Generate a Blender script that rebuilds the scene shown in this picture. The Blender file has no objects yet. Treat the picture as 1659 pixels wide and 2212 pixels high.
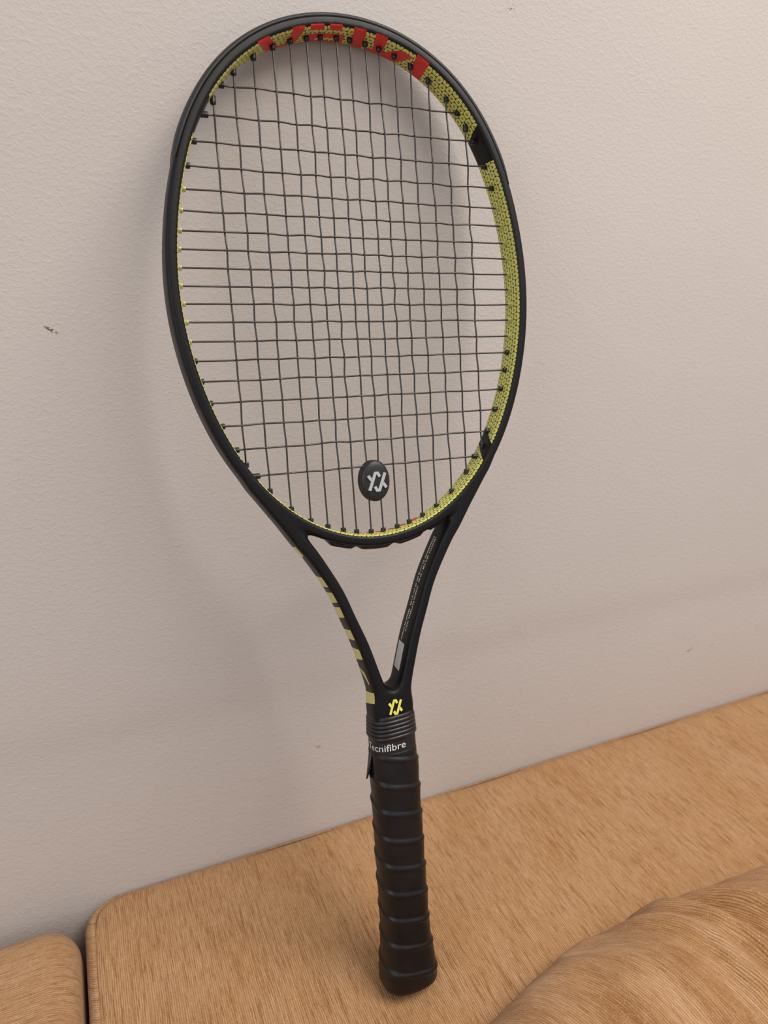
import bpy, math
import numpy as np
from mathutils import Matrix, Vector
from mathutils.bvhtree import BVHTree

sc = bpy.context.scene
COL = sc.collection
RNG = np.random.default_rng(7)

# ------------------------------------------------------------------ camera
# racket frame (u across the head, v along the handle, w out of the strings) expressed in the room
W = np.array([[0.9997334685216436, 0.02243728380036244, 0.005436930507722856],
              [0.0, 0.23550138760029077, -0.9718740126365853],
              [-0.023086617718579183, 0.9716149776192211, 0.23543861906729868]])
O = np.array([15.4716, -479.1331, -168.7805])
RC = np.array([[0.9162671220674701, -0.06802305869303794, 0.3947498252111574],
               [-0.10965086587454187, -0.9904275849818887, 0.08384441853759257],
               [0.38526776225264303, -0.12010854421308785, -0.9149550201927161]])
TC = np.array([-16.21496908758484, -153.17904227516945, 491.7850598861378])
cam_loc = (W @ (-RC.T @ TC - O)) * .001
axes = [W @ RC[0], W @ -RC[1], W @ -RC[2]]
cd = bpy.data.cameras.new('camera'); cam = bpy.data.objects.new('camera', cd); COL.objects.link(cam)
M = Matrix.Identity(4)
for j in range(3):
    for i in range(3): M[i][j] = axes[j][i]
M.translation = Vector(cam_loc.tolist())
cam.matrix_world = M
cd.sensor_fit = 'VERTICAL'; cd.sensor_height = 36.0; cd.lens = 1550 / 2212 * 36
cd.clip_start = .01; cd.clip_end = 50
cd.dof.use_dof = True; cd.dof.focus_distance = .50; cd.dof.aperture_fstop = 8.0
sc.camera = cam

# ------------------------------------------------------------------ world and lights
sc.view_settings.view_transform = 'Standard'; sc.view_settings.look = 'None'
sc.view_settings.gamma = 1; sc.view_settings.use_curve_mapping = False
sc.view_settings.exposure = 0.10
wd = bpy.data.worlds.new('world'); sc.world = wd; wd.use_nodes = True
wd.node_tree.nodes['Background'].inputs[0].default_value = (0.93, 0.94, 1.0, 1)
wd.node_tree.nodes['Background'].inputs[1].default_value = 0.46

def area(name, loc, target, size, power, col):
    l = bpy.data.lights.new(name, 'AREA'); l.shape = 'RECTANGLE'; l.size = size[0]; l.size_y = size[1]
    l.energy = power; l.color = col
    o = bpy.data.objects.new(name, l); COL.objects.link(o); o.location = loc
    o.rotation_euler = (Vector(target) - Vector(loc)).to_track_quat('-Z', 'Y').to_euler()
    return o
area('ceiling_lamp_light', (.78, -.95, 1.95), (.1, 0, .4), (1.3, 1.0), 34, (1.0, .925, .85))
area('window_daylight', (-2.2, -1.6, 1.3), (0, 0, .4), (1.5, 1.5), 14, (.92, .95, 1.0))

# ------------------------------------------------------------------ helpers
MM = .001
def link(o, parent=None, label=None, cat=None, kind=None, group=None):
    COL.objects.link(o)
    if parent is not None: o.parent = parent
    for k, v in (('label', label), ('category', cat), ('kind', kind), ('group', group)):
        if v: o[k] = v
    return o

def mesh(name, V, F, mat, parent=None, smooth=True, uv=None, scale=MM, **kw):
    V = np.asarray(V, float) * scale
    me = bpy.data.meshes.new(name)
    if isinstance(F, np.ndarray) and F.ndim == 2:
        n, k = F.shape
        me.vertices.add(len(V)); me.vertices.foreach_set('co', V.ravel())
        me.loops.add(n * k); me.loops.foreach_set('vertex_index', F.ravel().astype(np.int32))
        me.polygons.add(n); me.polygons.foreach_set('loop_start', (np.arange(n) * k).astype(np.int32))
        me.update(calc_edges=True)
    else:
        me.from_pydata([tuple(v) for v in V], [], [tuple(int(i) for i in f) for f in F])
    if smooth: me.polygons.foreach_set('use_smooth', [True] * len(me.polygons))
    if uv is not None:
        L = me.uv_layers.new(name='UVMap'); idx = np.zeros(len(me.loops), np.int32)
        me.loops.foreach_get('vertex_index', idx); L.data.foreach_set('uv', np.asarray(uv, float)[idx].ravel())
    me.materials.append(mat); me.validate(); me.update()
    o = bpy.data.objects.new(name, me)
    return link(o, parent, **kw)

def grid_faces(nu, nv, cu=False, cv=False):
    i = np.arange(nu if cu else nu - 1); j = np.arange(nv if cv else nv - 1)
    I, J = np.meshgrid(i, j, indexing='ij'); I2 = (I + 1) % nu; J2 = (J + 1) % nv
    return np.stack([I * nv + J, I2 * nv + J, I2 * nv + J2, I * nv + J2], -1).reshape(-1, 4)

def tube(P, r, n=8, closed=False):
    P = np.asarray(P, float); N = len(P)
    if closed: T = np.roll(P, -1, 0) - np.roll(P, 1, 0)
    else: T = np.gradient(P, axis=0)
    T /= np.linalg.norm(T, axis=1)[:, None]
    ref = np.array([0, 0, 1.]) if abs(T[:, 2]).max() < .9 else np.array([1., 0, 0])
    A = np.cross(T, ref); A /= np.linalg.norm(A, axis=1)[:, None]; B = np.cross(A, T)
    a = np.linspace(0, 2 * np.pi, n, endpoint=False)
    r = np.broadcast_to(r, (N,))
    V = P[:, None] + r[:, None, None] * (np.cos(a)[None, :, None] * A[:, None] + np.sin(a)[None, :, None] * B[:, None])
    F = [tuple(f) for f in grid_faces(N, n, closed, True)]
    V = V.reshape(-1, 3)
    if not closed:
        F.append(tuple(range(n))); F.append(tuple(reversed(range((N - 1) * n, N * n))))
    return V, F

def merge(parts):
    V, F, o = [], [], 0
    for v, f in parts:
        V.append(np.asarray(v, float)); F += [tuple(int(i) + o for i in q) for q in f]; o += len(v)
    return np.concatenate(V), F

# ------------------------------------------------------------------ materials
class NT:
    def __init__(s, name):
        s.m = bpy.data.materials.new(name); s.m.use_nodes = True; s.t = s.m.node_tree
        s.b = s.t.nodes['Principled BSDF']
    def n(s, typ, **kw):
        q = s.t.nodes.new(typ)
        for k, v in kw.items(): setattr(q, k, v)
        return q
    def put(s, sock, v):
        if v is None: return
        if isinstance(v, bpy.types.NodeSocket): s.t.links.new(v, sock)
        elif isinstance(v, (tuple, list)) and len(v) == 3 and sock.type == 'RGBA': sock.default_value = (*v, 1)
        else: sock.default_value = v
    def math(s, op, a, b=None, c=None, clamp=False):
        q = s.n('ShaderNodeMath', operation=op, use_clamp=clamp)
        s.put(q.inputs[0], a); s.put(q.inputs[1], b); s.put(q.inputs[2], c); return q.outputs[0]
    def mix(s, f, a, b):
        q = s.n('ShaderNodeMix', data_type='RGBA'); s.put(q.inputs[0], f); s.put(q.inputs[6], a); s.put(q.inputs[7], b); return q.outputs[2]
    def ramp(s, v, a, b, lo=0., hi=1.):
        q = s.n('ShaderNodeMapRange'); s.put(q.inputs[0], v); q.inputs[1].default_value = a; q.inputs[2].default_value = b
        q.inputs[3].default_value = lo; q.inputs[4].default_value = hi; return q.outputs[0]
    def coord(s, kind='Object'): return s.n('ShaderNodeTexCoord').outputs[kind]
    def scale(s, v, sc_, rot=(0, 0, 0)):
        q = s.n('ShaderNodeMapping'); s.put(q.inputs[0], v); q.inputs[3].default_value = sc_; q.inputs[2].default_value = rot; return q.outputs[0]
    def noise(s, v, scale=1., detail=2., rough=.5, dist=0.):
        q = s.n('ShaderNodeTexNoise'); s.put(q.inputs['Vector'], v); q.inputs['Scale'].default_value = scale
        q.inputs['Detail'].default_value = detail; q.inputs['Roughness'].default_value = rough; q.inputs['Distortion'].default_value = dist
        return q.outputs[0]
    def bump(s, h, dist, strength=1., prev=None):
        q = s.n('ShaderNodeBump'); s.put(q.inputs['Height'], h); q.inputs['Distance'].default_value = dist
        q.inputs['Strength'].default_value = strength
        if prev is not None: s.put(q.inputs['Normal'], prev)
        return q.outputs[0]
    def fin(s, **kw):
        for k, v in kw.items(): s.put(s.b.inputs[k.replace('_', ' ')], v)
        return s.m

def plain(name, col, rough=.5, spec=.5, bump=None, **kw):
    t = NT(name); c = t.coord(); n1 = t.noise(c, 60, 3)
    col2 = tuple(min(1, x * 1.15) for x in col)
    nor = None
    if bump: nor = t.bump(t.noise(c, bump[0], 3, .6), bump[1])
    t.fin(Base_Color=t.mix(n1, col, col2), Roughness=t.ramp(n1, .3, .7, rough * .92, min(1, rough * 1.08)), Normal=nor, **kw)
    t.b.inputs['Specular IOR Level'].default_value = spec
    return t.m

m_frame = plain('satin_black_lacquer', (.0052, .0046, .0048), .44, .24, (2600, .00002), Coat_Weight=.04, Coat_Roughness=.3)
m_bumper = plain('charcoal_bumper_nylon', (.018, .0175, .018), .50, .45, (1800, .00006))
m_groove_shade = plain('black_groove_shade', (.003, .003, .003), .8, .1)  # near-black that paints the shade of the groove along the bumper
m_string = plain('dark_polyester_string', (.030, .024, .021), .24, .6)
m_grommet = plain('black_grommet_nylon', (.010, .010, .010), .35, .5)
m_clear = plain('translucent_yellow_nylon', (.50, .49, .16), .35, .5, Transmission_Weight=.35)
m_red = plain('red_print', (.62, .030, .026), .42, .4)
m_yellow = plain('pale_yellow_print', (.56, .53, .20), .42, .4)
m_lemon = plain('lemon_print', (.82, .75, .10), .42, .4)
m_white = plain('white_print', (.62, .58, .58), .45, .4)
m_tiny = plain('fine_print', (.80, .80, .66), .5, .3)
m_sticker = plain('silver_grey_sticker', (.52, .50, .50), .35, .5)
m_rubber = plain('black_damper_rubber', (.013, .012, .012), .42, .5, (300, .0001))
m_logo = plain('light_grey_rubber', (.42, .43, .43), .5, .4)
m_collar = plain('black_rubber_collar', (.012, .0115, .012), .36, .5)
m_tape = plain('black_finishing_tape', (.010, .0095, .010), .42, .45)

t = NT('black_overgrip'); c = t.coord()
g1 = t.noise(c, 70, 3); g2 = t.noise(c, 900, 3, .6)
t.fin(Base_Color=t.mix(g1, (.0055, .0045, .005), (.010, .0085, .009)), Roughness=t.ramp(g1, .3, .7, .32, .46),
      Normal=t.bump(g2, .00005, 1., t.bump(g1, .0006, .5)))
t.b.inputs['Specular IOR Level'].default_value = .36
m_grip = t.m

# scale pattern printed on the inner face of the hoop; UV is in millimetres (arc length, height)
t = NT('yellow_scale_print')
uvn = t.n('ShaderNodeUVMap').outputs[0]; sp = t.n('ShaderNodeSeparateXYZ'); t.put(sp.inputs[0], uvn)
S_, W_ = sp.outputs[0], sp.outputs[1]
PS, PW = 9.7, 6.2
def cell(offs, offw):
    a = t.math('MULTIPLY', t.math('SUBTRACT', t.math('FRACT', t.math('MULTIPLY_ADD', S_, 1 / PS, offs)), .5), PS)
    b = t.math('MULTIPLY', t.math('SUBTRACT', t.math('FRACT', t.math('MULTIPLY_ADD', W_, 1 / PW, offw)), .5), PW)
    aa, ab = t.math('ABSOLUTE', a), t.math('ABSOLUTE', b)
    m = t.math('ADD', t.math('POWER', t.math('DIVIDE', aa, 2.46), 3.0), t.math('POWER', t.math('DIVIDE', ab, 2.86), 2.8))
    q = t.math('MAXIMUM', aa, ab)
    return m, q
# cell centred at s=596, w=.6 and at s=600.85, w=3.7
mA, qA = cell(.5 - 596 / PS + 70, .5 - .6 / PW + 10); mB, qB = cell(.5 - 600.85 / PS + 70, .5 - 3.7 / PW + 10)
m_ = t.math('MINIMUM', mA, mB); q_ = t.math('MINIMUM', qA, qB)
yel = t.math('LESS_THAN', m_, 1.0)
ring = t.math('MULTIPLY', t.math('LESS_THAN', q_, .80), t.math('GREATER_THAN', q_, .36))
yel = t.math('MULTIPLY', yel, t.math('SUBTRACT', 1.0, ring))
t.fin(Base_Color=t.mix(yel, (.008, .008, .008), (.66, .65, .15)), Roughness=.38)
m_scale = t.m

# plaster wall
t = NT('painted_plaster'); c = t.coord()
n1 = t.noise(c, 2.2, 2); n2 = t.noise(c, 620, 3, .6, .3); n3 = t.noise(t.scale(c, (1, 1, 1.4)), 240, 3, .55, .4); n4 = t.noise(c, 14, 3)
base = t.mix(t.ramp(n1, .3, .7), (.575, .525, .485), (.605, .555, .515))
def spot(p, r, stretch=(1, 1, 1), rot=0., dens=.5, ns=260):
    q = t.n('ShaderNodeMapping', vector_type='TEXTURE'); t.put(q.inputs[0], c)
    q.inputs[1].default_value = p; q.inputs[2].default_value = (0, rot, 0); q.inputs[3].default_value = tuple(r * s_ for s_ in stretch)
    ln = t.n('ShaderNodeVectorMath', operation='LENGTH'); t.put(ln.inputs[0], q.outputs[0])
    return t.math('MULTIPLY', t.ramp(ln.outputs['Value'], 1.0, .55), t.ramp(t.noise(c, ns, 2), dens, dens + .06), clamp=True)
m1 = spot((.1364, 0, .6980), .0062, (.75, 20, 1.3), 0, .56, 420)
m2 = spot((-.2015, 0, .4800), .0055, (1, 20, .25), .55, .42, 500)
m3 = spot((.4298, 0, .0906), .0100, (1, 20, .22), -.28, .5, 300)
m4 = spot((.4673, 0, .0894), .0050, (1, 20, .4), -.5, .52, 300)
m5 = spot((-.029, 0, .0949), .0060, (1, 20, .3), -.2, .52, 300)
m6 = spot((.270, 0, .0894), .0040, (1, 20, .4), .4, .5, 300)
base = t.mix(m1, base, (.22, .20, .18)); base = t.mix(m2, base, (.20, .12, .07))
for q in (m3, m4, m5, m6): base = t.mix(t.math('MULTIPLY', q, .6), base, (.30, .22, .17))
nor = t.bump(n4, .0010, .5); nor = t.bump(t.ramp(n3, .45, .75), .00026, .55, nor); nor = t.bump(n2, .00030, .8, nor)
t.fin(Base_Color=base, Roughness=.82, Normal=nor); t.b.inputs['Specular IOR Level'].default_value = .25
m_wall = t.m

# chenille upholstery; UV in metres (across the pile lines, along them)
def chenille(name, contrast=1.0, rib=.0016, patch=0.):
    t = NT(name); uv = t.n('ShaderNodeUVMap').outputs[0]
    wob = t.noise(uv, 18, 2)
    cv_ = t.n('ShaderNodeVectorMath', operation='ADD'); t.put(cv_.inputs[0], uv)
    cx = t.n('ShaderNodeCombineXYZ'); t.put(cx.inputs[0], t.math('MULTIPLY', t.math('SUBTRACT', wob, .5), .0022)); t.put(cv_.inputs[1], cx.outputs[0])
    uv = cv_.outputs[0]
    a = t.noise(t.scale(uv, (400, 22, 1)), 1, 5, .70); b = t.noise(t.scale(uv, (1150, 70, 1)), 1, 4, .68)
    d = t.noise(t.scale(uv, (1100, 800, 1)), 1, 2, .7); e = t.noise(t.scale(uv, (20, 11, 1)), 1, 3, .5)
    g = t.noise(t.scale(uv, (32, 8, 1)), 1, 4, .6)
    dd = t.math('SUBTRACT', d, .5)
    a = t.math('MULTIPLY_ADD', dd, .22, a); b = t.math('MULTIPLY_ADD', dd, .35, b)
    s_ = t.n('ShaderNodeSeparateXYZ'); t.put(s_.inputs[0], uv)
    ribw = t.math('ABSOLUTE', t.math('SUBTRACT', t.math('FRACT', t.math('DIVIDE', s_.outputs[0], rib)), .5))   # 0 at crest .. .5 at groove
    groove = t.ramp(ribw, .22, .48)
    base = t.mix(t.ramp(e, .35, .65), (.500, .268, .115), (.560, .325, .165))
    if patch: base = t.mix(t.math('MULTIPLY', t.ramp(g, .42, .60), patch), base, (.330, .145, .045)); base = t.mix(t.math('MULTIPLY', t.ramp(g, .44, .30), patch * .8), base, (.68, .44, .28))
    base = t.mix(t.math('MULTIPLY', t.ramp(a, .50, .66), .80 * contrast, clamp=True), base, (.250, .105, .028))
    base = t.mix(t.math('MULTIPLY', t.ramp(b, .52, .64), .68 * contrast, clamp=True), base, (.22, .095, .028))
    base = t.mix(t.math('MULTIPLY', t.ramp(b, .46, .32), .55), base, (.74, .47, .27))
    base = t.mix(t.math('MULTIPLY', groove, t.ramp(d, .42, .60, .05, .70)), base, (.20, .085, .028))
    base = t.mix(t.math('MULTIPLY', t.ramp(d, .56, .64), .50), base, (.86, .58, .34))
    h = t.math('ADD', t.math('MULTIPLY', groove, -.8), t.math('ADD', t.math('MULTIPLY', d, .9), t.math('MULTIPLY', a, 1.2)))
    t.fin(Base_Color=base, Roughness=.9, Normal=t.bump(h, .0006, .8), Sheen_Weight=.22, Sheen_Roughness=.38, Sheen_Tint=(1.0, .86, .72))
    t.b.inputs['Specular IOR Level'].default_value = .12
    return t.m
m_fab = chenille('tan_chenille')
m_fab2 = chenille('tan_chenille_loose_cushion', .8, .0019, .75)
m_wood = plain('dark_wood', (.10, .05, .025), .5, .5)
m_base = plain('brown_lining', (.10, .06, .035), .9, .2)
t = NT('oak_laminate'); c = t.coord(); f1 = t.noise(t.scale(c, (2, 30, 1)), 3, 4)
t.fin(Base_Color=t.mix(f1, (.22, .12, .06), (.34, .20, .11)), Roughness=.45); m_floor = t.m
m_ceil = plain('white_ceiling_paint', (.78, .76, .72), .85, .2)

# ------------------------------------------------------------------ room
FZ = -.80
def wall_mesh():
    xs = np.linspace(-3.2, 3.4, 34)
    zs = np.unique(np.concatenate([[FZ, -.4, -.1, 0], np.linspace(.06, .24, 37), [.4, .8, 1.2, 1.9]]))
    V = [(x, .0022 * (1 / (1 + math.exp(-(.168 + .004 * math.sin(x * 7) - z) / .009))), z) for x in xs for z in zs]
    # a faint step: the wall below about 15 cm lies a little deeper
    return V, grid_faces(len(xs), len(zs))
v_, f_ = wall_mesh()
mesh('wall_back', v_, f_, m_wall, scale=1, kind='structure')
def box(x0, x1, y0, y1, z0, z1):
    V = [(x, y, z) for x in (x0, x1) for y in (y0, y1) for z in (z0, z1)]
    return V, [(0, 1, 3, 2), (4, 6, 7, 5), (0, 4, 5, 1), (2, 3, 7, 6), (0, 2, 6, 4), (1, 5, 7, 3)]
v_, f_ = box(-3.2, 3.4, -3.4, .0, FZ - .1, FZ); mesh('floor', v_, f_, m_floor, smooth=False, scale=1, kind='structure')

# ------------------------------------------------------------------ sofa
sofa = bpy.data.objects.new('sofa', None); sofa.location = (0, -.5, FZ)
link(sofa, label='tan chenille corner sofa pushed against the plaster wall, carrying the racket on its backrest', cat='sofa')
sofa_off = np.array([0, -.5, FZ])
def soft_slab(name, x0, x1, y0, y1, ztop, zbot, rc, re, uvswap, seed, parent, mat, prof_drop=None, crown=.003):
    """rounded slab: plan corners rc (front edge reaching down), top edge radius re"""
    # outline in plan, counter-clockwise
    pts = []
    for cx_, cy_, a0 in ((x1 - rc, y1 - rc, 0), (x0 + rc, y1 - rc, 90), (x0 + rc, y0 + rc, 180), (x1 - rc, y0 + rc, 270)):
        for k in range(9):
            a = math.radians(a0 + k * 90 / 8); pts.append((cx_ + rc * math.cos(a), cy_ + rc * math.sin(a), math.cos(a), math.sin(a)))
    out = []
    for i in range(len(pts)):     # densify the straight runs
        p, q = pts[i], pts[(i + 1) % len(pts)]
        L = math.hypot(q[0] - p[0], q[1] - p[1]); n = max(1, int(L / .02))
        for k in range(n): out.append([p[j] + (q[j] - p[j]) * k / n for j in range(4)])
    out = np.array(out); N = len(out)
    inset = [re + .10, re + .05, re + .02, re]; prof = [(i_, 0.) for i_ in inset]
    for k in range(1, 9):
        a = math.radians(k * 90 / 8); prof.append((re * (1 - math.sin(a)), re * (1 - math.cos(a))))
    for z in np.linspace(re + .02, ztop - zbot, 10): prof.append((0, z))
    V, UV = [], []
    cx0, cy0 = (x0 + x1) / 2, (y0 + y1) / 2
    arc = 0
    for k, (ins, dz) in enumerate(prof):
        if k: arc += math.hypot(ins - prof[k - 1][0], dz - prof[k - 1][1])
        ii = min(ins, rc * .999) if ins > re else ins
        for x, y, nx, ny in out:
            X, Y = x - nx * ii, y - ny * ii
            if ins > rc: # shrink towards the centre beyond the corner radius
                e = ins - rc
                X -= math.copysign(min(e, max(0, abs(X - cx0) - .01)), X - cx0); Y -= math.copysign(min(e, max(0, abs(Y - cy0) - .01)), Y - cy0)
            V.append((X, Y, ztop - dz))
            over = max(0, re * (math.asin(min(1, dz / re)) if dz < re else math.pi / 2 + (dz - re) / re))
            UV.append((X + nx * over, Y + ny * over))
    F = [tuple(int(a) for a in f) for f in grid_faces(len(prof), N, False, True)]
    V = np.array(V); UV = np.array(UV)
    # fill the top with a grid-like cap (a regular grid would not share the rim, so use concentric cap)
    F.append(tuple(range(N)))
    # soft surface: crown plus gentle undulation
    w = np.clip((V[:, 2] - (ztop - .03)) / .03, 0, 1)
    V[:, 2] += w * (.0012 * np.sin(V[:, 0] * 31 + seed) * np.sin(V[:, 1] * 27 + 1.3 * seed))
    if uvswap: UV = UV[:, ::-1]
    F = [tuple(reversed(f)) for f in F]
    return mesh(name, V - sofa_off, F, mat, parent, scale=1, uv=UV)

# main backrest: flat top panel with boxed left end
def backrest_main():
    x0, x1, yb, yf = -.2355, 1.25, -.001, -.236
    rc = .022
    # plan outline starting at front-left going back along the left end then along the wall to the right
    pl = [(x0, y, -1, 0) for y in np.linspace(yf, yb - rc, 26)]
    for k in range(1, 13):
        a = math.radians(180 - k * 90 / 12); pl.append((x0 + rc + rc * math.cos(a), yb - rc + rc * math.sin(a), math.cos(a), math.sin(a)))
    pl += [(x, yb, 0, 1) for x in np.linspace(x0 + rc + .01, x1, 70)]
    pl = np.array(pl); n = len(pl)
    # top panel: columns across from the outline to the front edge
    xs = np.concatenate([x0 + rc * (1 - np.cos(np.linspace(0, np.pi / 2, 12))), np.linspace(x0 + rc + .01, x1, 110)])
    def yback(x):
        d = x - (x0 + rc); return yb if d >= 0 else yb - rc + math.sqrt(max(0, rc * rc - d * d))
    rows = 46; V, UV = [], []
    for x in xs:
        ybk = yback(x)
        for k in range(rows):
            s = k / (rows - 1); y = ybk + (yf - ybk) * s
            d = min(ybk - y, max(0, x - x0) * 1.2 + (0 if x > x0 + rc else 0))
            z = -.0040 * math.exp(-(ybk - y) / .0045) - .003 * math.exp(-(x - x0) / .004)
            z += .0012 * math.sin(x * 29) * math.sin(y * 33 + 1) - .0025 * math.exp(-((x + .015) ** 2 + (y + .168) ** 2) / .0009)
            V.append((x, y, z)); UV.append((x, y))
        # front roll-down
        r = .035
        for k in range(1, 15):
            a = math.radians(90 * k / 10) if k <= 10 else None
            if a is not None: y, z = yf - r * math.sin(a), -r * (1 - math.cos(a)); arc = r * a
            else: y, z = yf - r, -r - (k - 10) * .09; arc = r * math.pi / 2 + (k - 10) * .09
            V.append((x, y, z)); UV.append((x, yf - arc))
    F = [tuple(reversed(f)) for f in grid_faces(len(xs), rows + 14)]
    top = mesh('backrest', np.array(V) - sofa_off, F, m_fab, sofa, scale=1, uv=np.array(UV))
    # boxing strip: small welt then side wall
    prof = [(-.0008, -.0040), (.0006, -.0022), (.0030, -.0030), (.0062, -.0062), (.0085, -.0120), (.0092, -.022), (.0092, -.06), (.0092, -.2), (.0092, -.45)]
    V, UV = [], []; L = np.concatenate([[0], np.cumsum(np.hypot(np.diff(pl[:, 0]), np.diff(pl[:, 1])))])
    for i, (x, y, nx, ny) in enumerate(pl):
        kk = 1 if nx < -.99 else max(.25, -nx)
        for o_, z in prof: V.append((x + nx * o_ * kk, y + ny * o_ * min(1, kk), z)); UV.append((z + L[i] * .8, L[i] - z * .8))
    mesh('side_boxing', np.array(V) - sofa_off, grid_faces(n, len(prof)), m_fab, top, scale=1, uv=np.array(UV), label='narrow boxed end strip of the backrest')
backrest_main()
o = soft_slab('backrest', -1.10, -.2475, -.34, -.010, .007, -.45, .030, .026, True, 2.0, sofa, m_fab, crown=.0)
o['label'] = 'corner section of the backrest with pile lines running sideways'
v_, f_ = box(-1.08, 1.24, -.95, -.05, FZ + .06, FZ + .34)
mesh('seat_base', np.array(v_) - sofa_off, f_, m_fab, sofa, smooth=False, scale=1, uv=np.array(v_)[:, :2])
def seat(x0, x1):
    xs = np.linspace(-1, 1, 25); V, UV = [], []
    for a in np.linspace(0, 2 * np.pi, 40, endpoint=False):
        cy_, cz_ = math.cos(a), math.sin(a)
        q = (abs(cy_) ** 5 + abs(cz_) ** 5) ** (-1 / 5)
        for s in xs:
            e = (1 - abs(s) ** 8) ** .2 if abs(s) < 1 else .5
            V.append(((x0 + x1) / 2 + s * (x1 - x0) / 2, -.64 + .315 * cy_ * q * (.9 + .1 * e), FZ + .42 + .08 * cz_ * q * (.6 + .4 * e))); UV.append((V[-1][0], a * .3))
    F = [tuple(f) for f in grid_faces(40, 25, True, False)]
    F.append(tuple(i * 25 for i in range(40))[::-1]); F.append(tuple(i * 25 + 24 for i in range(40)))
    mesh('seat_cushion', np.array(V) - sofa_off, F, m_fab, sofa, scale=1, uv=np.array(UV))
seat(-1.07, .08); seat(.09, 1.23)
for x, y in ((-1.0, -.12), (1.16, -.12), (-1.0, -.88), (1.16, -.88)):
    v_, f_ = box(x - .025, x + .025, y - .025, y + .025, FZ, FZ + .06)
    mesh('leg', np.array(v_) - sofa_off, f_, m_wood, sofa, smooth=False, scale=1)

# loose back cushion in front of the backrest
CROT = math.radians(4)
YN = ([-0.3, 0.0, 0.04, 0.08, 0.12, 0.16, 0.2, 0.23, 0.26, 0.29, 0.32, 0.35, 0.8], [-0.0149, -0.0083, -0.0004, 0.0052, 0.0101, 0.0091, 0.0049, 0.0001, 0.001, -0.0028, -0.0099, -0.0138, -0.0138])
def cushion():
    ns, na = 260, 300
    cx_, cy_, cz_ = .24, -.302, -.119
    hx, hy, hz = .47, .110, .178
    S = np.linspace(-1, 1, ns); A = np.linspace(0, 2 * np.pi, na, endpoint=False)
    A_, S__ = np.meshgrid(A, S, indexing='ij')
    ca, sa = np.cos(A_), np.sin(A_); q = (np.abs(ca) ** 2.7 + np.abs(sa) ** 2.7) ** (-1 / 2.7)
    e = np.clip(1 - np.abs(S__) ** 4.5, 0, 1) ** (1 / 2.2)
    X = cx_ + hx * np.sin(S__ * np.pi / 2 * .999) ; Y = hy * ca * q * e; Z = hz * sa * q * (.25 + .75 * e)
    V = np.stack([X - cx_, Y, Z], -1)
    c_, s_ = math.cos(CROT), math.sin(CROT)
    P = np.stack([cx_ + V[..., 0] * c_ - V[..., 1] * s_, cy_ + V[..., 0] * s_ + V[..., 1] * c_, cz_ + V[..., 2]], -1)
    # normals
    dA = np.roll(P, -1, 0) - np.roll(P, 1, 0); dS = np.gradient(P, axis=1)
    Nn = np.cross(dS, dA); Nn /= np.linalg.norm(Nn, axis=-1)[..., None] + 1e-12
    cen = np.array([cx_, cy_, cz_]); sg = np.sign(((P - cen) * Nn).sum(-1, keepdims=True)); Nn *= np.where(sg == 0, 1, sg)
    xy = P[..., :2]
    def ridge(pl, amp, sig):
        pl = np.array(pl) * .001; best = np.full(xy.shape[:2], 9.)
        for a, b in zip(pl[:-1], pl[1:]):
            d = b - a; tt = np.clip(((xy - a) @ d) / (d @ d), 0, 1); best = np.minimum(best, np.linalg.norm(xy - (a + tt[..., None] * d), axis=-1))
        return amp * np.exp(-(best / sig) ** 2)
    topw = np.clip((P[..., 2] - (cz_ + .02)) / .08, 0, 1)
    h = np.zeros(xy.shape[:2])
    h += ridge([(196, -217), (226, -238), (250, -271), (266, -330)], .0135, .0072)
    h += ridge([(163, -223), (189, -250), (202, -276), (211, -304), (216, -370)], .0140, .0076)
    h += ridge([(222, -213), (256, -218), (298, -231), (360, -262)], .0090, .0080)
    h += ridge([(94, -226), (135, -225), (170, -254), (185, -277), (187, -320)], .0080, .0075)
    h += ridge([(50, -240), (95, -250), (125, -272), (140, -310)], .0030, .014)
    h -= ridge([(190, -228), (215, -252), (230, -300)], .0045, .009)
    h += ridge([(330, -210), (380, -240), (420, -290)], .004, .012)
    psi = P[..., 0] - .055 * (1 - np.exp(-np.maximum(-.215 - P[..., 1], -.02) / .04))
    h += .0028 * np.exp(-((psi - .055) / .012) ** 2) + .0035 * np.exp(-((psi - .245) / .010) ** 2) + .004 * np.exp(-((psi - .31) / .012) ** 2) + .0022 * np.exp(-((psi - .1) / .007) ** 2)
    h = h * topw * np.clip((-.212 - P[..., 1]) / .03, .25, 1) + .0016 * np.sin(X * 37 + 2 * A_) * np.sin(A_ * 5 + X * 9)
    P = P + Nn * h[..., None]
    P[..., 1] += np.interp(P[..., 0], YN[0], YN[1])       # the back edge is not straight
    zc = np.clip((P[..., 2] + .035) / .035, 0, 1); lim = -.2365 - .0355 * np.sqrt(np.clip(1 - zc ** 2, 0, 1)) + np.where(P[..., 2] > 0, 9, 0)
    P[..., 1] = np.minimum(P[..., 1], lim)
    # pile lines run from back to front over the crown
    arcA = np.cumsum(np.linalg.norm(np.roll(P, -1, 0) - P, axis=-1), axis=0)
    UV = np.stack([P[..., 0] * 1.0, arcA[:, ns // 2][:, None] * np.ones((1, ns))], -1)
    t_ = np.maximum(-.215 - P[..., 1], -.02); UV[..., 0] = P[..., 0] - .055 * (1 - np.exp(-t_ / .04))   # pile lines fan out with the creases
    F = [tuple(f) for f in grid_faces(na, ns, True, False)]
    return P.reshape(-1, 3), F, UV.reshape(-1, 2)
P, F, UV = cushion()
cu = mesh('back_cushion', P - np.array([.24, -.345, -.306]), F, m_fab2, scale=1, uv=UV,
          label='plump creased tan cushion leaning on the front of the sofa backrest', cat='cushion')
cu.location = (.24, -.345, -.306)

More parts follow.
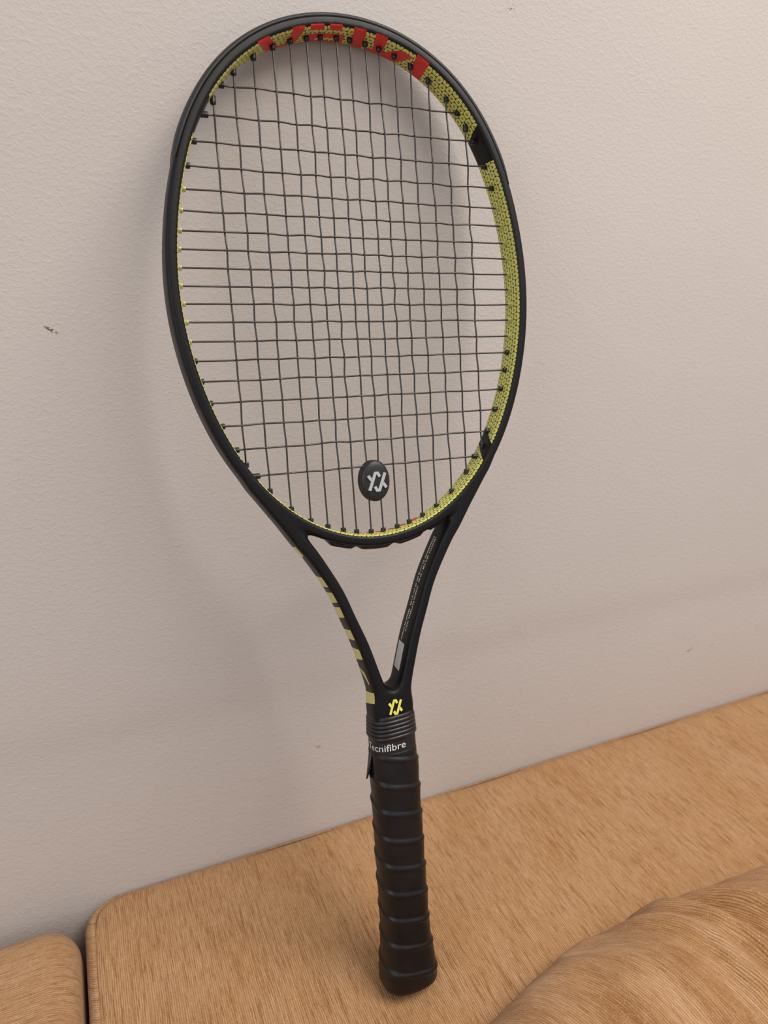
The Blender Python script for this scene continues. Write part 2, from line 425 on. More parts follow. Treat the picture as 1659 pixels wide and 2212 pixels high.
# ------------------------------------------------------------------ racket
racket = bpy.data.objects.new('tennis_racket', None)
BUTT = np.array([0, -517., 0])
Mr = Matrix.Identity(4)
for i in range(3):
    for j in range(3): Mr[i][j] = W[i][j]
Mr.translation = Vector((W @ (BUTT - O) * MM).tolist())
racket.matrix_world = Mr
link(racket, label='black tennis racket with yellow scale print standing on its handle, head against the wall', cat='racket')
def rk(V):                                     # racket millimetres -> local
    return np.asarray(V, float) - BUTT

CO = [139.10205, -1.87716, 22.13315, -1.44331, 1.67683, -0.78943, -0.23431, -0.09949]
NH = 1440
ph = np.linspace(-np.pi, np.pi, NH + 1)[:-1]
r0 = np.cos(np.outer(ph, np.arange(8))) @ CO
cv = np.stack([r0 * np.sin(ph), r0 * np.cos(ph)], 1)
def offs(cv, d):
    t_ = np.roll(cv, -1, 0) - np.roll(cv, 1, 0); t_ /= np.linalg.norm(t_, axis=1)[:, None]
    n_ = np.stack([-t_[:, 1], t_[:, 0]], 1); s_ = np.sign((n_ * cv).sum(1).mean()); return cv + s_ * d * n_, s_ * n_
inn, nout = offs(cv, 2.7)
AH, BH, PH = 4.1, 10.6, 4.0
ctr = inn + AH * nout
seg = np.linalg.norm(np.roll(inn, -1, 0) - inn, axis=1); SL = np.concatenate([[0], np.cumsum(seg)]); PER = SL[-1]
def hoop(s, d, w):
    """point at arc length s (mm, from the bottom via the left), d outwards from the inner face, height w"""
    s = np.asarray(s, float) % PER
    k = np.clip(np.searchsorted(SL, s, side='right') - 1, 0, NH - 1); f = (s - SL[k]) / seg[k]; k2 = (k + 1) % NH
    p = inn[k] * (1 - f)[:, None] + inn[k2] * f[:, None]; n_ = nout[k] * (1 - f)[:, None] + nout[k2] * f[:, None]
    p = p + n_ * np.asarray(d)[:, None]
    return np.stack([p[:, 0], p[:, 1], np.broadcast_to(w, s.shape)], 1)
def prof_h(w): return (1 - np.clip(np.abs(w) / BH, 0, 1) ** PH) ** (1 / PH)

# -- frame: implicit surface, meshed with surface nets
ARM = np.array([(93.5, -122, .5), (87.5, -129.5, 2.4), (79.8, -137.8, 3.7), (60.3, -166, 4.8), (49.8, -181, 4.6), (36.0, -205.7, 4.3), (27.6, -227.2, 4.3),
                (20.0, -247.5, 4.6), (14.0, -268, 4.9), (9.8, -284, 5.6), (7.0, -300, 7.0), (6.5, -345, 7.5)])
# refine the arm with Catmull-Rom
def catmull(P, n=8):
    Q = []
    for i in range(len(P) - 1):
        a, b, c_, d = P[max(i - 1, 0)], P[i], P[i + 1], P[min(i + 2, len(P) - 1)]
        for k in range(n):
            x = k / n; Q.append(.5 * ((2 * b) + (c_ - a) * x + (2 * a - 5 * b + 4 * c_ - d) * x * x + (3 * b - a - 3 * c_ + d) * x ** 3))
    return np.array(Q + [P[-1]])
ARMF = catmull(ARM)
HS = ctr[NH // 2 - 1:]                 # right half (phi >= 0) of the hoop centreline
def field2d(U, V):
    p = np.stack([np.abs(U).ravel(), V.ravel()], 1)
    dh = np.empty(len(p)); fa = np.empty(len(p)); aa = np.empty(len(p))
    Hc = np.concatenate([HS, [[0, ctr[0, 1]]]]); A0, A1 = Hc[:-1], Hc[1:]
    st = 3; idx = np.arange(0, len(Hc) - 1, st); idx2 = np.minimum(idx + st, len(Hc) - 1); A0, A1 = Hc[idx], Hc[idx2]
    B0, B1 = ARMF[:-1], ARMF[1:]
    for i in range(0, len(p), 20000):
        q = p[i:i + 20000]
        e = A1 - A0; l2 = (e ** 2).sum(1); tt = np.clip(((q[:, None] - A0) * e).sum(-1) / l2, 0, 1)
        dv = q[:, None] - (A0 + tt[..., None] * e); d2 = (dv ** 2).sum(-1); k = d2.argmin(1); r = np.arange(len(q))
        cr = e[k, 0] * dv[r, k, 1] - e[k, 1] * dv[r, k, 0]
        dh[i:i + 20000] = np.sqrt(d2[r, k]) * np.sign(cr)
        e = B1[:, :2] - B0[:, :2]; l2 = (e ** 2).sum(1); tt = np.clip(((q[:, None] - B0[:, :2]) * e).sum(-1) / l2, 0, 1)
        dv = q[:, None] - (B0[:, :2] + tt[..., None] * e); d = np.sqrt((dv ** 2).sum(-1)); a_ = B0[:, 2] + tt * (B1[:, 2] - B0[:, 2])
        k = (d - a_).argmin(1); fa[i:i + 20000] = d[r, k]; aa[i:i + 20000] = a_[r, k]
    sh = U.shape
    # sign of dh: outwards positive
    return dh.reshape(sh), fa.reshape(sh), aa.reshape(sh)
H_ = 1.0
gu = np.arange(-136, 137, H_); gv = np.arange(-346, 176, H_); gw = np.arange(-14.5, 15, H_)
GU, GV = np.meshgrid(gu, gv, indexing='ij')
DH, FA, AA = field2d(GU, GV)
if DH[np.abs(gu).argmin(), np.abs(gv).argmin()] > 0: DH = -DH
def sell(d, a, w, b, p): return ((np.abs(d / a) ** p + np.abs(w / b) ** p) ** (1 / p) - 1) * a
def smin(a, b, k):
    h = np.clip(.5 + .5 * (b - a) / k, 0, 1); return b * (1 - h) + a * h - k * h * (1 - h)
def field(dh, fa, aa, u, v, w):
    # one smooth outline in the string plane, then a rounded edge of the same width all along it
    vv = v + 0 * w; kk = np.interp(-vv, [112, 150], [.05, 7.0])
    d1 = np.abs(dh) - AH; d2 = fa - aa
    d3 = np.hypot(u, np.maximum(v + 297.5, 0)) - 14.4; d3 = np.maximum(d3, v + 283.2)
    D = smin(smin(d1, d2, kk), d3, 8.0)
    am = np.interp(-vv, [262, 305], [AH, 6.2]); b = np.interp(-vv, [180, 300], [BH, 11.3]); p = np.interp(-vv, [180, 300], [PH, 2.9])
    f = ((np.maximum(D / am + 1, 0) ** p + np.abs(w / b) ** p) ** (1 / p) - 1) * am
    cut = -dh - AH * prof_h(w)
    f = np.maximum(f, np.where(dh < 6, cut, -9))
    return np.maximum(f, -(v + 343))
F3 = field(DH[..., None], FA[..., None], AA[..., None], GU[..., None], GV[..., None], gw[None, None, :])
def surface_nets(F3, origin, h):
    nx, ny, nz = F3.shape; S = F3 < 0
    acc = np.zeros((nx - 1, ny - 1, nz - 1, 3), np.float32); cnt = np.zeros((nx - 1, ny - 1, nz - 1), np.float32)
    corners = [(i, j, k) for i in (0, 1) for j in (0, 1) for k in (0, 1)]
    sl = lambda c_: (slice(c_[0], nx - 1 + c_[0]), slice(c_[1], ny - 1 + c_[1]), slice(c_[2], nz - 1 + c_[2]))
    for c0 in corners:
        for ax in range(3):
            if c0[ax]: continue
            c1 = list(c0); c1[ax] = 1
            a, b = F3[sl(c0)], F3[sl(c1)]; m = (a < 0) != (b < 0)
            t_ = np.where(m, a / np.where(m, a - b, 1), 0)
            cnt += m
            for k in range(3): acc[..., k] += m * (c0[k] + (t_ if k == ax else 0))
    act = cnt > 0; idx = -np.ones(act.shape, np.int64); idx[act] = np.arange(act.sum())
    ijk = np.argwhere(act); V = (ijk + acc[act] / cnt[act][:, None]) * h + origin
    faces = []
    for ax in range(3):
        a = [slice(1, -1)] * 3; a[ax] = slice(0, -1)
        b = list(a); b[ax] = slice(1, None)
        s0 = S[tuple(a)]; s1 = S[tuple(b)]; m = np.argwhere(s0 != s1); inv = s0[s0 != s1]
        off = np.array([1, 1, 1]); off[ax] = 0; base = m + off
        o1 = [(ax + 1) % 3, (ax + 2) % 3]
        e1 = np.zeros(3, int); e1[o1[0]] = 1; e2 = np.zeros(3, int); e2[o1[1]] = 1
        g = lambda d: idx[tuple((base + d).T)]
        q = np.stack([g(-e1 - e2), g(-e2), g(0 * e1), g(-e1)], 1)
        q[~inv] = q[~inv][:, ::-1]; faces.append(q)
    return V, np.concatenate(faces)
Vf, Ff = surface_nets(F3, np.array([gu[0], gv[0], gw[0]]), H_)
def bil(G, x, y):
    fx = np.clip((x - gu[0]) / H_, 0, len(gu) - 1.001); fy = np.clip((y - gv[0]) / H_, 0, len(gv) - 1.001)
    i = fx.astype(int); j = fy.astype(int); a = fx - i; b = fy - j
    return G[i, j] * (1 - a) * (1 - b) + G[i + 1, j] * a * (1 - b) + G[i, j + 1] * (1 - a) * b + G[i + 1, j + 1] * a * b
def fe(P): return field(bil(DH, P[:, 0], P[:, 1]), bil(FA, P[:, 0], P[:, 1]), bil(AA, P[:, 0], P[:, 1]), P[:, 0], P[:, 1], P[:, 2])
for it in range(3):
    f0 = fe(Vf); G = np.zeros_like(Vf)
    for k in range(3):
        d = np.zeros(3); d[k] = .25; G[:, k] = (fe(Vf + d) - fe(Vf - d)) / .5
    g2 = (G ** 2).sum(1) + 1e-3
    Vf = Vf - np.clip((f0 / g2)[:, None] * G, -.4, .4) * .9
frame = mesh('frame', rk(Vf), Ff, m_frame, racket)
bvh = BVHTree.FromPolygons([tuple(v) for v in Vf], [tuple(int(i) for i in f) for f in Ff])

def shoot(P, D, off=.12):
    out = []
    for p, d in zip(P, D):
        hit = bvh.ray_cast(Vector(p), Vector(d), 200)
        if hit[0] is None: out.append(np.array(p) + np.array(d) * 5); continue
        n_ = np.array(hit[1]); d = np.array(d)
        if n_ @ d > 0: n_ = -n_
        out.append(np.array(hit[0]) + n_ * off)
    return np.array(out)
def quadgrid(q, n, m):
    q = np.array(q, float); a = np.linspace(0, 1, n)[:, None, None]; b = np.linspace(0, 1, m)[None, :, None]
    P = (1 - a) * (1 - b) * q[0] + a * (1 - b) * q[1] + a * b * q[2] + (1 - a) * b * q[3]
    return P.reshape(-1, 2), grid_faces(n, m)

# -- printed scale pattern strips on the inner face
def strip(s0, s1, e0, e1, w0=-9.7, w1=9.75):
    n = max(8, int(abs(s1 - s0) / 1.2)); m = 22
    b = np.linspace(0, 1, m); w = w0 + (w1 - w0) * b
    V, UV = [], []
    for i in range(n):
        a = i / (n - 1); s = (s0 + e0 * (w - 0)) * (1 - a) + (s1 + e1 * (w - 0)) * a
        d = AH - (AH) * prof_h(w) - .13
        V.append(hoop(s, d, w)); UV.append(np.stack([s, w], 1))
    return np.concatenate(V), grid_faces(n, m), np.concatenate(UV)
for s0, s1, e0, e1 in ((-106.4, 106.4, .8, -.8), (124.0, 322.2, -.8, -.12), (343.0, 570.2, .35, -.35), (591.2, 789.0 + 3.6, .12, .8)):
    v_, f_, u_ = strip(s0, s1, e0, e1)
    mesh('scale_print', rk(v_), f_, m_scale, frame, uv=u_, label='yellow scale pattern with black outlines on the inner face')
# -- red lettering over the top inner face (arc length, height)
def hdecal(quads, off=.26):
    parts = []
    for q in quads:
        P_, F_ = quadgrid(q, 16, 16); w = np.clip(P_[:, 1], -10.3, 10.5)
        d = AH - AH * prof_h(w) - off
        parts.append((hoop(P_[:, 0], d, w + .2 * (np.abs(w) > 9.5) * np.sign(w)), F_))
    return merge(parts)
LET = [
    [[(393, 10.4), (402.0, 10.4), (413.5, -7.5), (405.0, -9.0)], [(405, -9.4), (405.8, -5.4), (422, -5.0), (422, -9.4)], [(416.5, -9.4), (419.0, 10.4), (427.6, 10.4), (424.5, -9.0)]],
    [[(431.4, 10.4), (431.8, 6.8), (441.4, 6.8), (440.6, 10.4)], [(444.6, 10.4), (445.0, 6.8), (453.6, 6.8), (453, 10.4)],
     [(431.5, 2.4), (432, -2.4), (457.5, -2.4), (456.8, 2.6)], [(432.0, -2.3), (433, -8.6), (438, -8.6), (438.5, -2.3)], [(453.0, -2.3), (453.5, -8.6), (458.5, -8.6), (457.5, -2.3)],
     [(437.8, -6.4), (437.8, -8.6), (453.8, -8.6), (453.8, -6.4)]],
    [[(461.0, 10.4), (469.6, 10.4), (472.6, -9.0), (464.6, -9.0)]],
    [[(476.2, 10.4), (484.4, 10.4), (487.0, -4.5), (479.6, -5.0)], [(476.0, -5.0), (487.2, -4.6), (495.5, -9.0), (476, -9.2)],
     [(487.0, -3.6), (494.0, -9.0), (499.6, -4.0), (491.2, 2.2)], [(491.2, 2.2), (499.4, -3.8), (505.4, 7.2), (496.4, 7.4)]],
    [[(506.6, 10.4), (516.4, 10.4), (518.4, -8.8), (509.6, -8.8)]],
]
for q in LET:
    v_, f_ = hdecal(q); mesh('red_letter', rk(v_), f_, m_red, frame, label='red printed letter over the scale pattern')
for a, b in ((-35, -28), (-24, -17.5), (-14.5, -11), (-7, -1), (3, 6), (10, 17), (21, 27)):
    v_, f_ = hdecal([[(a, -8.8), (a + .6, -3.0 + (b % 3)), (b + .6, -3.0 + (a % 2)), (b, -8.8)]], .22)
    mesh('red_letter', rk(v_), f_, m_red, frame, label='red printed letter at the foot of the hoop')

# -- bumper guard and a dark bead standing in for the shade in its groove
def bumper():
    pr = np.array([(5.6, 9.0), (6.9, 10.6), (7.8, 10.5), (9.0, 9.6), (9.9, 7.0), (10.2, 3.0), (10.2, -3.0), (9.9, -7.0), (9.0, -9.6), (7.8, -10.5), (6.9, -10.6), (5.6, -9.0)])
    s = np.linspace(303, 611, 300); V = []
    for x in s:
        e = min(1, (x - 303) / 22, (611 - x) / 22); e = math.sin(max(e, 0) * math.pi / 2) ** .6
        p = pr.copy(); p[:, 0] = np.where(pr[:, 0] > 8, 8.0 + (pr[:, 0] - 8.0) * e, pr[:, 0]); p[:, 1] *= .86 + .14 * e
        V.append(hoop(np.full(len(p), x), p[:, 0], p[:, 1]))
    V = np.concatenate(V); n = len(pr)
    F = [tuple(f) for f in grid_faces(len(s), n, False, True)]; F.append(tuple(range(n))[::-1]); F.append(tuple(range((len(s) - 1) * n, len(s) * n)))
    return V, F
v_, f_ = bumper(); bg = mesh('bumper_guard', rk(v_), f_, m_bumper, racket, label='charcoal bumper guard around the top of the head')
for sg in (1, -1):
    s = np.linspace(303, 611, 240); P_ = hoop(s, np.full(240, 6.25), sg * 10.2 * np.ones(240)); v_, f_ = tube(P_, .42, 6)
    mesh('bumper_groove_shade', rk(v_), f_, m_groove_shade, racket)
# grommet strips under the bridge, three low lugs
def lug(s0, s1, h):
    s = np.linspace(s0, s1, 24); pr = np.array([(7.6, 4.2), (8.6, 4.6), (9.6, 3.6), (9.9, 0), (9.6, -3.6), (8.6, -4.6), (7.6, -4.2)]); V = []
    for i, x in enumerate(s):
        e = min(1, i / 4, (23 - i) / 4); p = pr.copy(); p[:, 0] = 7.6 + (p[:, 0] - 7.6) * (.35 + .65 * e) * h
        V.append(hoop(np.full(7, x % PER), p[:, 0], p[:, 1] * 1.15))
    F = [tuple(f) for f in grid_faces(24, 7, False, True)]; F.append(tuple(range(7))); F.append(tuple(range(23 * 7, 24 * 7))[::-1])
    return np.concatenate(V), F
for a, b in ((17, 36), (-9, 16), (-33, -10), (-49, -35)):
    v_, f_ = lug(a, b, 1.5); mesh('grommet_strip', rk(v_), f_, m_grommet, racket)

# -- side marks on the outside of the left arm (v at the front edge, v at the back edge)
marks = [(-170.9, -177.4, -172.8, -182.0), (-193.8, -201.2, -194.7, -203.7), (-205.4, -212.9, -208, -216.3), (-216.5, -224.3, -219.4, -227.9),
         (-233.9, -241.8, -236.4, -244.4), (-249.0, -256.9, -251.0, -260.3), (-265.7, -276.1, -266.5, -270.0), (-282.9, -290.9, -285.7, -294.8)]
for k, (a, b, c_, d) in enumerate(marks):
    wf = 8.6
    if k == 6: q = [(a - 3, 3.5), (b, 6.0), (b - 1.6, 5.0), (c_ + 1, -7)]
    elif k == 0: q = [(a, 6.5), (b, 6.5), (d, -7), (c_, -7)]
    else: q = [(a, wf), (b, wf), (d, -7), (c_, -7)]
    P_, F_ = quadgrid(q, 8, 14)
    src = np.stack([np.full(len(P_), -120.), P_[:, 0], P_[:, 1]], 1)
    # shoot perpendicular to the arm
    i0 = np.array([[np.interp(-p[0], -ARMF[:, 1], ARMF[:, 0])] for p in P_])[:, 0]
    sl = np.array([np.interp(-p[0], -ARMF[1:, 1], np.diff(ARMF[:, 0]) / np.diff(ARMF[:, 1])) for p in P_])
    D = np.stack([np.ones_like(sl), np.zeros_like(sl), 0 * sl], 1)
    v_ = shoot(src, D); mesh('side_mark', rk(v_), F_, m_yellow, frame, label='pale yellow block letter on the left throat arm')
# -- interlaced mark on throat and damper
def stroke(P, w):
    P = np.array(P, float); parts = []
    L, R = [], []
    for i in range(len(P)):
        a = P[max(i - 1, 0)]; b = P[min(i + 1, len(P) - 1)]; d0 = P[i] - a if i else P[1] - P[0]; d1 = b - P[i] if i < len(P) - 1 else d0
        d0 = d0 / np.linalg.norm(d0); d1 = d1 / np.linalg.norm(d1); m = d0 + d1; m /= np.linalg.norm(m); n_ = np.array([-m[1], m[0]])
        k = 1 / max(.5, n_ @ np.array([-d0[1], d0[0]])); L.append(P[i] + n_ * w * k); R.append(P[i] - n_ * w * k)
    return np.array(L), np.array(R)
def emblem(wd):
    A = [[(-.395, -.40), (-.08, .41), (.04, .41), (.13, .23)], [(-.42, .31), (-.275, .08)]]
    out = []
    for path in A:
        for sg in (1, -1):
            out.append(stroke(np.array(path) * sg, wd))
    return out
def emblem_mesh(scale_, fn, wd=.068, nsub=8):
    parts = []
    for L, R in emblem(wd):
        n = len(L)
        for i in range(n - 1):
            P_, F_ = quadgrid([L[i] * scale_, R[i] * scale_, R[i + 1] * scale_, L[i + 1] * scale_], 4, nsub); parts.append((fn(P_), F_))
    return merge(parts)
v_, f_ = emblem_mesh(np.array([11.5, 12.0]), lambda P_: shoot(np.stack([P_[:, 0], P_[:, 1] - 295.6, np.full(len(P_), 60.)], 1), np.tile([0, 0, -1.], (len(P_), 1))), .078)
mesh('throat_emblem', rk(v_), f_, m_lemon, frame, label='lemon yellow interlaced double Y emblem above the grip')

# -- lettering helper: text curve turned into a mesh in millimetres
def text_mesh(s, size, bold=0.):
    cu_ = bpy.data.curves.new('t', 'FONT'); cu_.body = s; cu_.size = size; cu_.offset = bold; cu_.resolution_u = 3
    ob = bpy.data.objects.new('t', cu_); COL.objects.link(ob)
    dg = bpy.context.evaluated_depsgraph_get(); me = bpy.data.meshes.new_from_object(ob.evaluated_get(dg))
    V = np.array([v.co[:2] for v in me.vertices]); F = [tuple(p.vertices) for p in me.polygons]
    bpy.data.objects.remove(ob); bpy.data.curves.remove(cu_); bpy.data.meshes.remove(me)
    return V, F
# inner face of the right arm: u as a function of v, text runs downwards
def arm_inner(P_):
    return shoot(np.stack([np.zeros(len(P_)), P_[:, 0], P_[:, 1]], 1), np.tile([1, 0, 0.], (len(P_), 1)), .10)
for txt, v0, v1, w0 in (('LENGTH: 68.6 CM / 27 IN   STRING PATTERN: 16X19', -178.6, -244.6, .4), ('STRINGING: 23 (+/-2) KP, 52 (+/-4) LBS   MADE IN CHINA', -178.0, -251.3, -2.9)):
    V, F = text_mesh(txt, 2.6, .02); x = V[:, 0] - V[:, 0].min(); x = x / x.max()
    P_ = np.stack([v0 + (v1 - v0) * x, w0 + V[:, 1]], 1)
    mesh('fine_print', rk(arm_inner(P_)), F, m_tiny, frame, smooth=False, label='two rows of tiny pale print on the right throat arm')
P_, F_ = quadgrid([(-253.2, 4.2), (-272.3, 4.2), (-270.8, -5.5), (-252.0, -5.5)], 14, 10)
mesh('sticker', rk(arm_inner(P_)), F_, m_sticker, frame, label='blank silver grey sticker inside the right throat arm')

# ------------------------------------------------------------------ strings and grommets
MT = [(456.5,222.8),(502,164.6),(545.6,129),(585.6,107.6),(626,95),(660.3,87.3),(693,86),(726,87.3),(755.3,92.2),(789.7,99.5),(819.7,112),(852.2,125.9),(887.3,150),(929,181),(967,217),(1009,288)]
UM = [89.5, 75.1, 61.6, 48.5, 36.6, 25.5, 15.7, 4.7]
VT = [110, 128.7, 139.2, 146.9, 152.2, 155.4, 157.4, 158.3]; VB = [-112, -130.6, -144.2, -153.8, -159.2, -162.9, -165.3, -166.5]
VC = [121.8, 103.4, 87.1, 72.4, 58.4, 45.7, 33.6, 22.5, 11.3, .3, -10.6, -21.9, -33.8, -45.9, -58.8, -72.7, -87.7, -103.5, -121.6]
RCX = [81.8, 93.3, 102, 107.4, 111.4, 114.4, 116.2, 117.7, 118.4, 119, 118.2, 117.5, 116.8, 114.4, 111.5, 107.2, 100.9, 93.2, 81]
U16 = [-x for x in UM] + UM[::-1]; VT16 = VT + VT[::-1]; VB16 = VB + VB[::-1]
WV = .62
jx = RNG.normal(0, .17, (16, 19)); jy = RNG.normal(0, .20, (16, 19))
def cross_pts(i, j): return np.array([U16[i] + jx[i, j], VC[j] + jy[i, j]])
def reach(p, d):      # distance from p along d to the inner face plus a bit
    q = inn - p; t_ = q @ d; perp = np.abs(q[:, 0] * d[1] - q[:, 1] * d[0]); k = np.where((perp < 1.2) & (t_ > 0), t_, 1e9).min(); return float(min(k, 12)) if k < 1e8 else 4.
def weave(P, name):
    """P: list of (u,v,w) knots, smoothed"""
    P = catmull(np.array(P, float), 4); v_, f_ = tube(P, .62, 8); mesh(name, rk(v_), f_, m_string, racket)
gr_me = None
def grommet(p, d, clear):
    global gr_me
    L = reach(p, d)
    prof = [(0, .7), (0, 1.75), (.35, 2.0), (.55, 1.8), (1, 1.95)]
    n = 12; V = []
    for x, r in prof:
        for k in range(n): a = 2 * math.pi * k / n; V.append((x, r * math.cos(a), r * math.sin(a)))
    key = 'gc' if clear else 'gb'
    if key not in GM:
        me = bpy.data.meshes.new('grommet'); F = [tuple(int(q) for q in f) for f in grid_faces(len(prof), n, False, True)]
        me.from_pydata([tuple(np.array(v) * MM) for v in V], [], F); me.polygons.foreach_set('use_smooth', [True] * len(me.polygons)); me.materials.append(m_clear if clear else m_grommet); GM[key] = me
    o = bpy.data.objects.new('grommet', GM[key]); link(o, racket, label='translucent yellow grommet' if clear else None)
    m = Matrix.Identity(4); y = (-d[1], d[0])
    L2 = L + 1.0
    m[0][0], m[1][0] = d[0] * L2 / MM * MM, d[1] * L2; m[0][1], m[1][1] = y; m[2][2] = 1
    loc = rk(np.array([p[0], p[1], 0.])) * MM
    m2 = Matrix.Identity(4)
    # mesh x-range is 0..1 mm, stretched to the grommet's length
    for r_ in range(3):
        for c_ in range(3): m2[r_][c_] = m[r_][c_]
    m2.translation = Vector(loc.tolist()); o.matrix_basis = m2
GM = {}
inside = lambda u, v: np.hypot(u, v) < np.interp(np.arctan2(abs(u), v), ph[NH // 2:], r0[NH // 2:]) - 1.0
for i in range(16):
    a, b = np.array([U16[i], VT16[i]]), np.array([U16[i], VB16[i]])
    d = (a - b) / np.linalg.norm(a - b)
    K = [(*(a + d * 6), 0), (*(a + d * 2), 0), (*a, 0)]
    for j in range(19):
        p = cross_pts(i, j)
        if VB16[i] + 1 < VC[j] < VT16[i] - 1 and abs(p[0]) < RCX[j] + 2: K.append((p[0], p[1], WV if (i + j) % 2 else -WV))
    K += [(*b, 0), (*(b - d * 2), 0), (*(b - d * 6), 0)]
    weave(K, 'main_string'); grommet(a, d, False); grommet(b, -d, False)
for j in range(19):
    a, b = np.array([-RCX[j], VC[j]]), np.array([RCX[j], VC[j]]); d = np.array([1., 0])
    K = [(*(a - d * 6), 0), (*(a - d * 2), 0), (*a, 0)]
    for i in range(16):
        p = cross_pts(i, j)
        if abs(U16[i]) < RCX[j] - 1 and VB16[i] + 1 < VC[j] < VT16[i] - 1: K.append((p[0], p[1], -WV if (i + j) % 2 else WV))
    K += [(*b, 0), (*(b + d * 2), 0), (*(b + d * 6), 0)]
    weave(K, 'cross_string'); clear = 4 <= j <= 12
    # grommets lean towards the hoop's normal near the corners
    for p, dd in ((a, -d), (b, d)): grommet(p, dd, clear)

# ------------------------------------------------------------------ vibration damper
dam = bpy.data.objects.new('vibration_damper', None)
DC = np.array([0.0, -132.2, 0.])
Md = Mr.copy(); Md.translation = Vector((W @ (DC - O) * MM).tolist()); dam.matrix_world = Md
link(dam, label='small black oval rubber vibration damper with grey emblem clipped between the lowest strings', cat='damper')
def damper():
    prof = [(0, 5.6), (.35, 5.5), (.62, 5.2), (.80, 4.8), (.92, 4.1), (1.0, 2.8), (1.0, 1.4), (.93, .9), (.93, -.9), (1.0, -1.4), (1.0, -3.4), (.92, -4.9), (.7, -5.2), (0, -5.2)]
    n = 48; V = []
    for r_, w in prof:
        for k in range(n):
            a = 2 * math.pi * k / n; rr = max(r_, .002); V.append((11.1 * rr * math.cos(a), 14.7 * rr * math.sin(a), w))
    F = [tuple(f) for f in grid_faces(len(prof), n, False, True)]
    return np.array(V), F
v_, f_ = damper(); body = mesh('damper_body', v_, [f[::-1] for f in f_], m_rubber, dam)
md = body.modifiers.new('s', 'SUBSURF'); md.levels = md.render_levels = 2
parts = []
for L, R in emblem(.068):
    n = len(L); sc_ = np.array([15.6, 14.6]); off = np.array([.2, -.5])
    L, R = L * sc_ + off, R * sc_ + off
    V = np.array([(*p, z) for z in (4.6, 6.3) for q in (L, R) for p in q]); F = []
    for i in range(n - 1):
        a = lambda q, z, k: z * 2 * n + q * n + k
        F += [(a(0, 1, i), a(1, 1, i), a(1, 1, i + 1), a(0, 1, i + 1)), (a(0, 0, i), a(0, 1, i), a(0, 1, i + 1), a(0, 0, i + 1)), (a(1, 1, i), a(1, 0, i), a(1, 0, i + 1), a(1, 1, i + 1))]
    F += [(0, n, 3 * n, 2 * n), (n - 1, 3 * n - 1, 4 * n - 1, 2 * n - 1)]
    parts.append((V, F))
v_, f_ = merge(parts); mesh('emblem', v_, f_, m_logo, dam, smooth=False, label='raised light grey interlaced double Y emblem')

# ------------------------------------------------------------------ handle
def section(a, hu, hw, p=3.0, oct_=.0):
    c_, s_ = np.cos(a), np.sin(a); q = (np.abs(c_) ** p + np.abs(s_) ** p) ** (-1 / p)
    return hu * c_ * q, hw * s_ * q
def handle_dims(v):
    hu = np.interp(-v, [318, 332, 345, 470, 490, 505, 514, 517], [16.6, 17.0, 17.5, 18.0, 19.6, 21.6, 21.8, 20.6])
    hw = np.interp(-v, [318, 332, 345, 470, 490, 505, 514, 517], [14.2, 14.8, 15.3, 15.6, 16.6, 17.9, 18.0, 17.0]); return hu, hw
def grip():
    vs = np.linspace(-328.6, -515.5, 330); na = 112; A = np.linspace(0, 2 * np.pi, na, endpoint=False); V = []
    pitch = 21.0
    for v in vs:
        hu, hw = handle_dims(v)
        # sawtooth overlap of the spiral wrap; a=pi/2 is the front, spiral falls towards +u
        x = ((v + 352.5 - 24. * ((A - np.pi / 2) / (2 * np.pi)) * -1 * -1) / pitch) % 1.0
        x = 1 - x
        step = np.where(x < .12, np.sin(x / .12 * np.pi / 2), 1 - .75 * ((x - .12) / .88)) * .85 + .45 * np.exp(-((x - .15) / .07) ** 2)
        pad = .16 * np.sin(A * 5 + v * .13) + .1 * np.sin(v * .4 + 3 * A)
        e = min(1, (-328.6 - v) / 3 + .4); e2 = 1
        if v < -505: e2 = max(0, (v + 517) / 12) * .5 + .5
        h = (step * e2 + pad * .5) * min(1, e)
        x_, z_ = section(A, hu + h - .3, hw + h - .3, 2.7)
        V.append(np.stack([x_, np.full(na, v), z_], 1))
    # rounded end cap
    hu, hw = handle_dims(-515.5)
    for k in range(1, 7):
        f = math.cos(k / 6 * math.pi / 2); v = -515.5 - 1.8 * math.sin(k / 6 * math.pi / 2); s_ = .80 + .2 * f
        x_, z_ = section(A, hu * s_, hw * s_, 2.7); V.append(np.stack([x_, np.full(na, v), z_], 1))
    for s_ in (.5, .02):
        x_, z_ = section(A, hu * s_, hw * s_, 2.7); V.append(np.stack([x_, np.full(na, -517.0), z_], 1))
    F = [tuple(f) for f in grid_faces(len(V), na, False, True)]; F.insert(0, tuple(range(na)))
    return np.concatenate(V), F
v_, f_ = grip(); mesh('overgrip', rk(v_), f_, m_grip, racket, label='black spiral wrapped overgrip with flared butt')
def band(prof, n=96, p=2.7, tilt=0.):
    A = np.linspace(0, 2 * np.pi, n, endpoint=False); V = []
    for v, o_ in prof:
        x_, z_ = section(A, 16.2 + o_, 13.6 + o_, p); V.append(np.stack([x_, v + tilt * np.cos(A), z_], 1))
    F = [tuple(f) for f in grid_faces(len(prof), n, False, True)]
    return np.concatenate(V), F
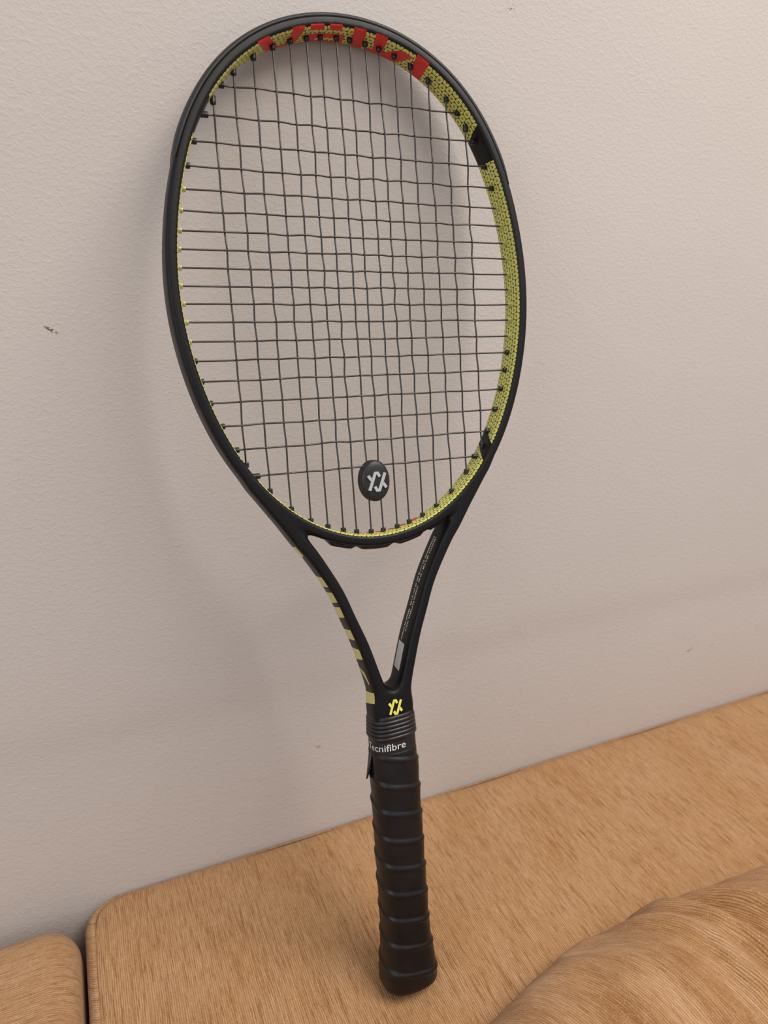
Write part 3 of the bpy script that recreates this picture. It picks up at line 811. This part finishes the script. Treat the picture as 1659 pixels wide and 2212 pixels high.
tape, tf = band([(-314, .35), (-316.0, .62), (-328, .75), (-331, .9), (-331.5, 0)])
tp = mesh('finishing_tape', rk(tape), tf, m_tape, racket)
# rubber collar: five rounded rings
pr = [(-301.2, -1.5), (-301.0, -.4), (-301.6, .35), (-303.6, .6)]
for k in range(5):
    v0 = -303.8 - k * 2.95
    for x in np.linspace(0, 1, 9): pr.append((v0 - 2.95 * x, .35 + .26 * k * .6 + .95 * math.sin(math.pi * x) ** .7))
pr += [(-319.4, .9), (-320.0, .3), (-320.0, -1)]
v_, f_ = band(pr, tilt=.6); mesh('rubber_collar', rk(v_), f_, m_collar, racket, label='ribbed black rubber collar above the grip')
# brand word on the tape, wrapped around the section
A = np.linspace(0, 2 * np.pi, 721); X_, Z_ = section(A, 16.2 + .92, 13.6 + .92, 2.7)
arc = np.concatenate([[0], np.cumsum(np.hypot(np.diff(X_), np.diff(Z_)))])
def tape_wrap(P_):  # x: mm along the surface to the right from the front centre, y: along v
    s = (np.interp(np.pi / 2, A, arc) - P_[:, 0]) % arc[-1]
    return np.stack([np.interp(s, arc, X_), P_[:, 1], np.interp(s, arc, Z_)], 1)
V, F = text_mesh('Tecnifibre', 7.4, .05); V[:, 0] -= V[:, 0].min(); V[:, 0] *= 33.5 / V[:, 0].max()
mesh('tape_word', rk(tape_wrap(np.stack([V[:, 0] - 28.8, V[:, 1] * 1.0 - 327.3 + .055 * V[:, 0]], 1))), F, m_white, tp, smooth=False, label='white brand word printed round the finishing tape')
# loose tail of the grip at the left
q = np.array([(-17.2, -330, -4), (-17.8, -330, 2.5), (-19.0, -337, 1.5), (-20.6, -345, 0.5), (-22.2, -350, -1), (-18.6, -352.5, -8), (-17.8, -341, -7)])
V = np.concatenate([q, q + np.array([.7, 0, .35])]); n = len(q)
F = [tuple(range(n)), tuple(range(n, 2 * n))[::-1]] + [(i, (i + 1) % n, n + (i + 1) % n, n + i) for i in range(n)]
mesh('grip_tail', rk(V), F, m_grip, racket, smooth=False, label='loose pointed end of grip tape')
